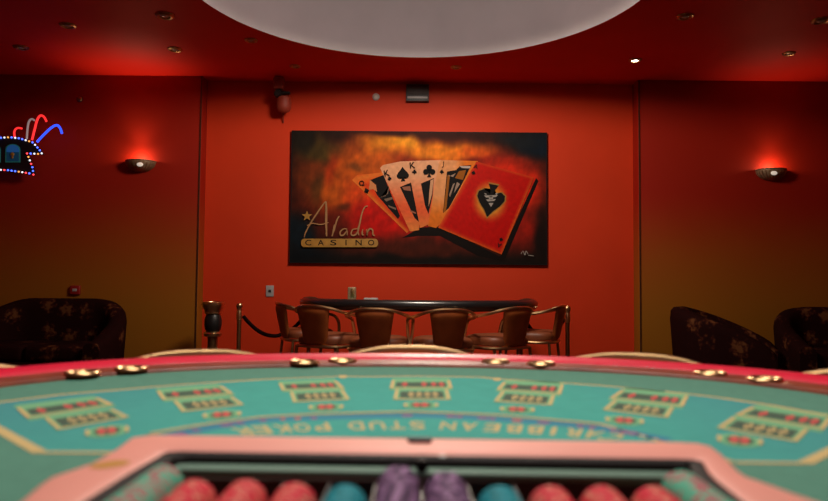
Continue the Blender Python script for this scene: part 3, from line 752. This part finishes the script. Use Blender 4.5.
ya = 6.95
t = thing('ashtray_stand', 'brass and black standing ashtray beside the left edge of the red wall', 'ashtray', (X(214.5, ya), ya, 0))
b = MB(); b.lathe([(0.001, 0.0), (0.14, 0.0), (0.145, 0.02), (0.10, 0.05), (0.055, 0.09), (0.048, 0.14), (0.048, 0.50), (0.055, 0.53)], n=24); b.build('column', 'old_brass', t)
b = MB(); b.lathe([(0.055, 0.52), (0.085, 0.53), (0.09, 0.555), (0.07, 0.575), (0.06, 0.58)], n=24); b.build('collar', 'brass', t)
b = MB(); b.lathe([(0.06, 0.575), (0.075, 0.59), (0.085, 0.64), (0.084, 0.69), (0.072, 0.73), (0.066, 0.745)], n=24); b.build('vase', 'black', t)
b = MB(); b.lathe([(0.066, 0.74), (0.085, 0.755), (0.085, 0.78), (0.105, 0.81), (0.112, 0.845), (0.112, 0.865), (0.10, 0.868), (0.09, 0.845), (0.001, 0.835)], n=24); b.build('bowl', 'brass', t)

# ------------------------------------------------------------------ sofas and tub chairs
def make_tub(name, label, cat, loc, rz, W, D, hb, ha, group=None, fall=0.5, seatz=0.42):
    """upholstered piece with one wrap-around back; local front is -y"""
    t = thing(name, label, cat, loc, rz, group)
    rad = min(0.34, W/2-0.1, D-0.1); T = 0.15
    pts = [(-W/2+T/2, -D/2)]
    pts += [(-W/2+T/2+rad-rad*math.cos(a), D/2-T/2-rad+rad*math.sin(a)) for a in [PI/2*k/10 for k in range(11)]]
    pts += [(W/2-T/2-rad+rad*math.sin(a), D/2-T/2-rad+rad*math.cos(a)) for a in [PI/2*k/10 for k in range(11)]]
    pts += [(W/2-T/2, -D/2)]
    P = []
    for a, c in zip(pts, pts[1:]):
        L = math.hypot(c[0]-a[0], c[1]-a[1]); m = max(1, int(L/0.06))
        P += [Vector((a[0]+(c[0]-a[0])*k/m, a[1]+(c[1]-a[1])*k/m, 0)) for k in range(m)]
    P.append(Vector((*pts[-1], 0)))
    prof = [(-1, 0), (-1, 0.55), (-1, 0.86), (-0.85, 0.95), (-0.5, 0.99), (0, 1.0), (0.5, 0.99), (0.85, 0.95), (1, 0.86), (1, 0.55), (1, 0)]
    vs = []; n = len(prof)
    for i, p_ in enumerate(P):
        d = (P[min(i+1, len(P)-1)]-P[max(i-1, 0)]).normalized(); nn = Vector((-d.y, d.x, 0))
        f = max(0, min(1, (p_.y+D/2)/(D-T/2)))**fall
        h = ha+(hb-ha)*f
        for u, v in prof:
            out = 0.05*f*v if u > 0 else 0.02*f*v
            vs.append(p_+nn*(u*T/2+out)+Vector((0, 0, 0.08+(h-0.08)*v)))
    fs = [(i*n+k, i*n+k+1, (i+1)*n+k+1, (i+1)*n+k) for i in range(len(P)-1) for k in range(n-1)]
    fs += [list(range(n)), [(len(P)-1)*n+k for k in range(n)][::-1]]
    fs += [(i*n, (i+1)*n, (i+1)*n+n-1, i*n+n-1) for i in range(len(P)-1)]
    b = MB(); b.add(vs, fs); b.build('wrap_back', 'floral', t, ang=50)
    b = MB(); b.rbox((0, -0.04, 0.20), (W-2*T-0.005, D-T-0.03, 0.24), 0.02); b.build('base', 'sofa_plain', t)
    k = 2 if W > 1.3 else 1; cw = (W-2*T-0.02)/k
    for i in range(k):
        b = MB(); b.rbox((-(W-2*T-0.02)/2+cw*(i+0.5), -0.05, 0.32+0.075), (cw-0.008, D-T-0.04, 0.15), 0.045, n=4); b.build('seat_cushion', 'floral', t)
    for sx in (-1, 1):
        for sy in (-1, 1):
            b = MB(); b.tube([(sx*(W/2-0.11), sy*(D/2-0.12), 0), (sx*(W/2-0.11), sy*(D/2-0.12), 0.09)], [0.02, 0.028], 10); b.build('foot', 'wood_dark', t)
    return t
make_tub('sofa', 'dark floral sofa with a rounded back against the left wall', 'sofa', (-3.54, 6.75, 0), 0, 1.44, 0.86, 0.885, 0.50, fall=1.5)
make_tub('tub_chair', 'dark floral tub chair with sloping arms right of the red wall', 'armchair', (2.88, 6.50, 0), r_(62), 0.86, 0.86, 0.87, 0.48, 'dark floral tub chairs', fall=0.7)
make_tub('tub_chair', 'dark floral tub chair at the right edge, back against the wall', 'armchair', (4.03, 6.72, 0), r_(-6), 1.0, 0.84, 0.865, 0.52, 'dark floral tub chairs', fall=1.3)

# ------------------------------------------------------------------ near card table
ZF = 0.86
ct = thing('card_table', 'near green felt card table with a crimson padded rail, filling the foreground', 'table', (0, 0.9, 0))
def T_(x, y, z): return Vector((x, y-0.9, z))
hp = [(0.86, 0.36), (0.86, 0.55), (0.855, 0.75), (0.84, 0.93), (0.80, 1.10), (0.742, 1.255), (0.69, 1.342), (0.62, 1.43), (0.535, 1.497), (0.45, 1.545), (0.34, 1.588), (0.17, 1.624)]
edge = spline([(x, y, 0) for x, y in hp]+[(0, 1.636, 0)]+[(-x, y, 0) for x, y in hp[::-1]], 5)
notch = [(-0.30, 0.36), (-0.31, 0.60), (-0.31, 0.66), (-0.29, 0.74), (-0.27, 0.81), (0.30, 0.80), (0.32, 0.77), (0.305, 0.69), (0.31, 0.66), (0.335, 0.60), (0.34, 0.36)]
def felt_poly(): return [(p_.x, p_.y-0.9) for p_ in edge]+[(x, y-0.9) for x, y in notch]
b = MB(); b.prism(felt_poly(), 0.83, ZF); b.build('felt_top', 'felt_out', ct, smooth=False)
def rail_loft(prof, name, m):
    vs = []; N = len(edge); n = len(prof)
    for i, p_ in enumerate(edge):
        t_ = (edge[min(i+1, N-1)]-edge[max(i-1, 0)]).normalized(); nn = Vector((t_.y, -t_.x, 0))
        if nn.dot(p_-Vector((0, 0.6, 0))) < 0: nn = -nn
        vs += [T_(*(p_+nn*r)[:2], z) for r, z in prof]
    fs = [(i*n+k, i*n+(k+1) % n, (i+1)*n+(k+1) % n, (i+1)*n+k) for i in range(N-1) for k in range(n)]
    fs += [list(range(n)), [(N-1)*n+k for k in range(n)][::-1]]
    b = MB(); b.add(vs, fs); return b.build(name, m, ct, ang=50)
rail_loft([(0.0005, 0.832), (0.0005, 0.864), (0.004, 0.8675), (0.012, 0.8685), (0.070, 0.8690), (0.075, 0.86), (0.075, 0.832)], 'wood_band', 'wood')
rail_loft([(0.113+0.046*math.cos(2*PI*k/18), 0.860+0.0205*math.sin(2*PI*k/18)) for k in range(18)], 'padded_rail', 'rail')
b = MB(); sh = [(p_.x*0.82, 0.36+(p_.y-0.36)*0.80-0.9) for p_ in edge]; b.prism(sh, 0.72, 0.815); b.build('apron', 'wood_dark', ct, smooth=False)
for sx in (-1, 1):
    b = MB(); b.rbox((sx*0.45, 0.0, 0.37), (0.16, 0.5, 0.70), 0.02); b.rbox((sx*0.45, 0.0, 0.025), (0.26, 0.75, 0.05), 0.012); b.build('leg', 'wood_dark', ct)
def frame_at(px, py):
    q = atZ(px, py, 0.868); i = min(range(len(edge)), key=lambda k: (edge[k]-Vector((q.x, q.y, 0))).length)
    t_ = (edge[min(i+1, len(edge)-1)]-edge[max(i-1, 0)]).normalized(); nn = Vector((t_.y, -t_.x, 0))
    if nn.dot(edge[i]-Vector((0, 0.6, 0))) < 0: nn = -nn
    return edge[i]+nn*0.038
for px, py in ((85, 375), (133, 370.5), (305, 364), (343, 362.5), (495, 363.5), (540, 365.5), (708, 375), (762, 381)):
    q = atZ(px, py, 0.8685); q += (q-Vector((0, 0.6, q.z))).normalized()*0.020
    b = MB(); b.lathe([(0.0345, -0.0005), (0.0338, 0.002), (0.0325, 0.0045), (0.030, 0.006), (0.026, 0.0045), (0.023, 0.001), (0.012, 0.0006), (0.001, 0.0006)], T_(q.x, q.y, 0.8687), 36)
    b.build('cup_holder', 'satin_brass', ct)
# printed layout
lay = MB(); LM = ['felt_in', 'felt_light', 'cream', 'ink', 'ink_red', 'ink_blue', 'ink_purple']
def LP(px, py, k): q = atZ(px, py, ZF); return T_(q.x, q.y, ZF+0.00025*k)
def lpoly(pts, k, mi): lay.add([LP(x, y, k) for x, y in pts], [list(range(len(pts)))], mi)
def wl(p0, p1, w0, w1, k, mi):          # printed line with its own width on the cloth (metres)
    a, c = LP(*p0, k), LP(*p1, k); d = (c-a).normalized(); nn = Vector((-d.y, d.x, 0))
    lay.add([a+nn*w0/2, c+nn*w1/2, c-nn*w1/2, a-nn*w0/2], [(0, 1, 2, 3)], mi)
topl = [(-28, 407), (0, 402.5), (60, 395), (130, 389.2), (200, 383.6), (262, 379.8), (343, 376.6), (360, 377), (420, 376.4), (480, 377.4), (497, 379.2), (560, 383), (610, 386.6), (665, 391.8), (720, 398), (770, 405.5), (828, 416), (858, 422)]
botl = [(868, 432), (805, 463.4), (735, 462.6), (665, 443), (600, 424), (500, 415), (414, 411.6), (320, 413.8), (260, 417.2), (200, 425), (150, 433.5), (112, 453), (40, 452.6), (-40, 408)]
lpoly(topl+botl, 1, 0)
def fold(pts, w, k, mi):
    for i, (a, c) in enumerate(zip(pts, pts[1:])): wl(a, c, w, w, k+0.2*(i % 2), mi)
fold(topl, 0.012, 2, 2)
fold(botl[2:11], 0.008, 2, 2)
fold([(868, 432), (805, 463.4)], 0.015, 2, 2); fold([(805, 463.4), (735, 462.6)], 0.009, 2, 2)
fold([(-40, 408), (40, 452.6)], 0.015, 2, 2); fold([(40, 452.6), (130, 453)], 0.009, 2, 2)
for x, y in ((343, 376.6), (497, 379.2)): lpoly([(x-4, y-1), (x+4, y-1), (x+3, y+1.8), (x-3, y+1.8)], 3, 2)
# lettered arc
lpoly([(150, 436), (200, 427), (260, 419), (320, 416), (414, 414), (500, 417.4), (600, 426.4), (668, 444), (640, 447), (560, 441), (414, 437), (260, 438), (170, 444)], 1.5, 0)
stripl = [(150, 441), (200, 430), (260, 421), (320, 418.2), (414, 416), (500, 419.6), (600, 428.6), (668, 440.5)]
P1 = spline([(x, y, 0) for x, y in stripl], 8)
rnd = random.Random(3)
for i, (a, c) in enumerate(zip(P1, P1[1:])):
    wl(a[:2], c[:2], 0.027, 0.027, 2+0.2*(i % 2), 5)
    if rnd.random() < 0.5: wl(a[:2], (a+(c-a)*rnd.uniform(.5, .9))[:2], 0.016, 0.016, 3, 4 if rnd.random() < 0.35 else 6)
txt = 'CARIBBEAN STUD POKER'
LX = [612, 592, 573, 553.5, 535, 514, 492, 469, 448, 0, 417, 397, 377, 356, 0, 322, 302, 282, 262, 243]
arc = [Vector(q) for q in spline([(630, 440.5, 0), (592, 434.5, 0), (540, 430.6, 0), (480, 427.4, 0), (414, 425.6, 0), (330, 427, 0), (260, 430.5, 0), (200, 436.5, 0), (160, 443, 0)], 12)]
cl = [0]
for a, c in zip(arc, arc[1:]): cl.append(cl[-1]+(c-a).length)
def on_arc(s_):
    for i in range(len(arc)-1):
        if cl[i+1] >= s_: return arc[i].lerp(arc[i+1], (s_-cl[i])/(cl[i+1]-cl[i])), (arc[i+1]-arc[i])
    return arc[-1], arc[-1]-arc[-2]
for i, chh in enumerate(txt):
    if chh == ' ': continue
    k_ = min(range(len(arc)-1), key=lambda j: abs((arc[j].x+arc[j+1].x)/2-LX[i])); d = arc[k_+1]-arc[k_]; q = arc[k_]+d*((LX[i]-arc[k_].x)/d.x); q2 = q+d
    a = LP(q.x, q.y, 3); e = (LP(q2.x, q2.y, 3)-a).normalized(); up = Vector((e.y, -e.x, 0)); up = up if up.y < 0 else -up
    vs, fs = glyphs(chh, 0.006 if chh == 'I' else 0.0205, 0.052)
    lay.add([a+e*x+up*y for x, y in vs], fs, 2)
SP = [[[(16.8, 409), (98.5, 398.5), (113, 405), (27, 418.5)], [(45, 418.5), (113, 409.7), (128, 417.4), (57.7, 430)], (107, 431.7, 23, 6)],
      [[(157, 392), (222, 386.6), (233, 394), (162.5, 400)], [(174, 401.7), (232.7, 397.5), (243, 405), (182.4, 412)], (222, 415.3, 20, 4.6)],
      [[(279, 384), (336.5, 381.4), (344, 388.5), (282, 390.6)], [(290.4, 392.7), (343, 390.6), (349, 399.6), (293.5, 402.3)], (326, 407.6, 18, 4)],
      [[(392, 381), (450, 381), (452, 388.5), (390, 388.5)], [(396, 390.2), (447.5, 390.2), (450, 399.6), (394, 399.6)], (421, 405.6, 18, 3.8)],
      [[(503, 382.8), (563.5, 385.5), (560.7, 394.4), (497, 390)], [(502, 392), (554.4, 396), (551.3, 405.3), (494.7, 401.7)], (517.3, 410, 18, 4)],
      [[(621.5, 390.6), (688, 396.9), (683.3, 406.5), (610, 398.6)], [(614, 401), (673.5, 408), (667.6, 417.8), (603.6, 410)], (624.6, 421, 20, 4.8)],
      [[(751.5, 407.6), (832, 418.5), (823.8, 430), (735.7, 415.3)], [(732.6, 418), (808, 430.4), (796.6, 442), (718, 428)], (740, 441, 24, 6.4)]]
def bil(q, u, v):
    a = Vector(q[0]).lerp(Vector(q[1]), u); c = Vector(q[3]).lerp(Vector(q[2]), u); return a.lerp(c, v)
def patch(q, u0, v0, u1, v1, k, mi): lpoly([bil(q, u0, v0), bil(q, u1, v0), bil(q, u1, v1), bil(q, u0, v1)], k, mi)
for r1, r2, ovl in SP:
    big = [Vector(r1[0])+(Vector(r1[0])-Vector(r2[3]))*0.0, r1[1], r2[2], r2[3]]
    patch(r1, 0.0, -0.35, 1.0, 1.25, 2, 1); patch(r2, -0.02, -0.1, 1.02, 1.05, 2.5, 1)
    for q in (r1, r2):
        patch(q, -0.005, -0.02, 0.05, 1.03, 5, 2); patch(q, 0.95, -0.02, 1.005, 1.03, 5, 2)
        patch(q, 0.05, 0.93, 0.95, 1.03, 4, 2)
    patch(r1, 0.08, 0.20, 0.92, 0.80, 3, 3)
    for u in (0.23, 0.55, 0.71, 0.84):
        lpoly([bil(r1, u-0.055, 0.5), bil(r1, u, 0.16), bil(r1, u+0.055, 0.5), bil(r1, u, 0.84)], 5, 4)
    patch(r2, 0.09, 0.16, 0.91, 0.86, 3, 3)
    for u in (0.30, 0.45, 0.60, 0.75):
        lpoly([bil(r2, u-0.06, 0.5), bil(r2, u, 0.2), bil(r2, u+0.06, 0.5), bil(r2, u, 0.8)], 5, 2)
        lpoly([bil(r2, u-0.022, 0.5), bil(r2, u, 0.36), bil(r2, u+0.022, 0.5), bil(r2, u, 0.64)], 6, 3)
    x, y, w, h = ovl; e = (Vector(r2[2])-Vector(r2[3])).normalized()
    def oe(k_, n=24): return [(x+w*k_*math.cos(2*PI*i/n)*e.x, y+w*k_*math.cos(2*PI*i/n)*e.y*0.55+h*k_*math.sin(2*PI*i/n)) for i in range(n)]
    lpoly(oe(1.0), 3, 1); lpoly(oe(0.62), 5, 3)
    for s_ in (-0.86, 0.86):
        lpoly([(x+w*s_+w*0.10*math.cos(2*PI*i/10), y+w*s_*e.y*0.55+h*0.5*math.sin(2*PI*i/10)) for i in range(10)], 6, 2)
    for s_ in (-0.24, 0.2):
        lpoly([(x+w*s_+w*0.20*math.cos(2*PI*i/12), y+w*s_*e.y*0.55+h*0.6*math.sin(2*PI*i/12)) for i in range(12)], 6, 4)
lay.build('printed_layout', LM, ct, smooth=False, fix=False)

# ------------------------------------------------------------------ chip tray
TC = Vector((0.01, 0.62, 0.80))
tray = thing('chip_tray', 'salmon-rimmed chip tray set into the near table edge, full of chips', 'chip tray', TC)
def tl(x, y, z): return Vector((x, y, z))-TC
outer = [(-0.312, 0.40), (-0.322, 0.58), (-0.332, 0.625), (-0.336, 0.652), (-0.328, 0.678), (-0.321, 0.705), (-0.322, 0.765), (-0.329, 0.828), (-0.310, 0.843),
         (0.31, 0.828), (0.332, 0.823), (0.340, 0.808), (0.336, 0.77), (0.322, 0.70), (0.320, 0.678), (0.330, 0.65), (0.337, 0.625), (0.346, 0.60), (0.36, 0.40)]
inn = [(-0.270, 0.41), (-0.272, 0.60), (-0.271, 0.66), (-0.269, 0.70), (-0.267, 0.73), (-0.266, 0.745), (-0.266, 0.755), (-0.263, 0.765), (-0.252, 0.768),
       (0.285, 0.753), (0.298, 0.751), (0.303, 0.745), (0.302, 0.735), (0.292, 0.70), (0.288, 0.675), (0.286, 0.65), (0.284, 0.625), (0.282, 0.60), (0.276, 0.41)]
def loft_rings(b, rings, close=False, mi=0):
    n = len(rings[0]); vs = [q for g in rings for q in g]
    fs = [(i*n+k, i*n+k+1, (i+1)*n+k+1, (i+1)*n+k) for i in range(len(rings)-1) for k in range(n-1)]
    b.add(vs, fs, mi)
def lerp2(t_): return [(a[0]+(c[0]-a[0])*t_, a[1]+(c[1]-a[1])*t_) for a, c in zip(outer, inn)]
b = MB(); loft_rings(b, [[tl(x, y, z) for x, y in lerp2(t_)] for t_, z in ((0, 0.8602), (0.01, 0.8665), (0.06, 0.8700), (0.15, 0.8710), (0.85, 0.8710), (0.95, 0.8700), (1.0, 0.8680))])
b.build('surround', 'pink', tray, ang=60)
icx, icy = 0.012, 0.60
def inset(d, dz=0): return [(x-math.copysign(d, x-icx) if abs(x-icx) > 0.25 else x, y-d if y > 0.75 else y) for x, y in inn]
b = MB(); loft_rings(b, [[tl(x, y, z) for x, y in r] for r, z in ((inn, 0.8680), (inset(0.012), 0.8680), (inset(0.016), 0.864), (inset(0.0165), 0.850), (inset(0.017), 0.815))])
b.build('inner_lip', 'tray_black', tray, ang=50)
b = MB(); b.rbox(tl(0.013, 0.7385, 0.853), (0.525, 0.022, 0.012), 0.004, -0.028); b.build('liner_strip', 'tray_green', tray)
NCOL = 12; CX = [-0.2455+i*0.0464 for i in range(NCOL)]; CRD = 0.0205; CZ = 0.8497
b = MB(); nn_ = 12; vs = []; 
prof = []
for cx in CX:
    for k in range(nn_+1):
        a = PI+PI*k/nn_; prof.append((cx+0.0222*math.cos(a), CZ-0.0005+0.0210*math.sin(a)))
for y in (0.41, 0.722): vs += [tl(x, y, z) for x, z in prof]
n = len(prof); b.add(vs, [(k, k+1, n+k+1, n+k) for k in range(n-1)])
b.box(tl(0.012, 0.575, 0.817), (0.53, 0.33, 0.008)); b.box(tl(0.012, 0.726, 0.836), (0.53, 0.006, 0.03))
b.build('tube_bed', 'tray_brown', tray, ang=50)
b = MB(); b.rbox(tl(0.0085, 0.808, 0.8735), (0.028, 0.010, 0.006), 0.003); lk = b.build('lock', 'charcoal', tray)
b = MB(); b.rbox(tl(0.010, 0.743, 0.858), (0.011, 0.028, 0.024), 0.003); b.build('latch', 'tray_black', lk)
b = MB(); b.rbox(tl(0.032, 0.755, 0.8675), (0.008, 0.005, 0.004), 0.0015); b.build('screw_plate', 'steel', tray)
b = MB(); q = Vector((-0.297, 0.698)); vs = [tl(q.x+0.0165*math.cos(a)+0.002*math.sin(a), q.y+0.004*math.cos(a)+0.015*math.sin(a), 0.8714) for a in [2*PI*k/20 for k in range(20)]]
b.add(vs, [list(range(20))]); b.build('sticker', 'ochre_mark', tray, smooth=False)

# ------------------------------------------------------------------ chips
def chip_mesh(m0, m1, spots=6, wd=2):
    b = MB(); n = 24; th = 0.0033; r = CRD
    for (ra, ya, rb, yb) in ((r-0.0006, -th/2, r, -th/2+0.0006), (r, -th/2+0.0006, r, th/2-0.0006), (r, th/2-0.0006, r-0.0006, th/2)):
        for k in range(n):
            a, c = 2*PI*k/n, 2*PI*(k+1)/n
            mi = 1 if k % (n//spots) < wd else 0
            b.add([(ra*math.cos(a), ya, ra*math.sin(a)), (ra*math.cos(c), ya, ra*math.sin(c)), (rb*math.cos(c), yb, rb*math.sin(c)), (rb*math.cos(a), yb, rb*math.sin(a))], [(0, 1, 2, 3)], mi)
    for s_ in (-1, 1):
        y = s_*th/2
        for (r0, r1, base) in ((r-0.0006, 0.013, 0), (0.013, 0.0, 1)):
            for k in range(n):
                a, c = 2*PI*k/n, 2*PI*(k+1)/n
                mi = base if base else (1 if k % (n//spots) < wd else 0)
                pts = [(r0*math.cos(a), y, r0*math.sin(a)), (r0*math.cos(c), y, r0*math.sin(c)), (r1*math.cos(c), y, r1*math.sin(c)), (r1*math.cos(a), y, r1*math.sin(a))]
                if r1 == 0: pts = pts[:3]
                b.add(pts, [list(range(len(pts)))], mi)
    o = b.build('casino_chip', [m0, m1]); me = o.data; bpy.data.objects.remove(o); return me
CM = {'red': chip_mesh('chip_red', 'chip_cream', 6, 1), 'teal': chip_mesh('chip_teal', 'chip_teal2', 4, 1), 'lilac': chip_mesh('chip_purple', 'chip_violet', 8), 'mint': chip_mesh('chip_green', 'chip_pink', 4)}
COLS = [('mint', 0.703), ('red', 0.652), ('red', 0.653), ('red', 0.645), ('teal', 0.640), ('lilac', 0.708), ('lilac', 0.687), ('teal', 0.641), ('red', 0.643), ('red', 0.644), ('red', 0.644), ('mint', 0.698)]
DESC = ['mint green and pink casino chip in the leftmost row of the near tray', 'red and cream casino chip in the row right beside the left mint green row',
        'red and cream casino chip in the second red row from the left mint row', 'red and cream casino chip in the row left of the left teal chips',
        'teal casino chip in the row just left of the lilac chips', 'lilac casino chip with dark marks in the longer left lilac row',
        'lilac casino chip with dark marks in the shorter right lilac row', 'teal casino chip in the row just right of the lilac chips',
        'red and cream casino chip in the row right of the right teal chips', 'red and cream casino chip in the middle of three right-hand red rows',
        'red and cream casino chip in the row left of the right mint green row', 'mint green and pink casino chip in the rightmost row of the near tray']
for i, (cname, yend) in enumerate(COLS):
    y = yend
    while y > 0.582:
        o = bpy.data.objects.new('casino_chip', CM[cname]); COL.objects.link(o)
        o.location = (CX[i], y, CZ); o.rotation_euler = (0, random.uniform(0, 2*PI), 0)
        tag(o, DESC[i], 'casino chip', 'chips in tray row: '+DESC[i].split(' in the ')[-1])
        y -= 0.00345

# ------------------------------------------------------------------ world and view
w = bpy.data.worlds.new('world'); S.world = w; w.use_nodes = True
w.node_tree.nodes['Background'].inputs[0].default_value = (0.02, 0.015, 0.013, 1)
S.view_settings.view_transform = 'Standard'; S.view_settings.look = 'None'
S.view_settings.gamma = 1; S.view_settings.use_curve_mapping = False
S.view_settings.exposure = 0.0
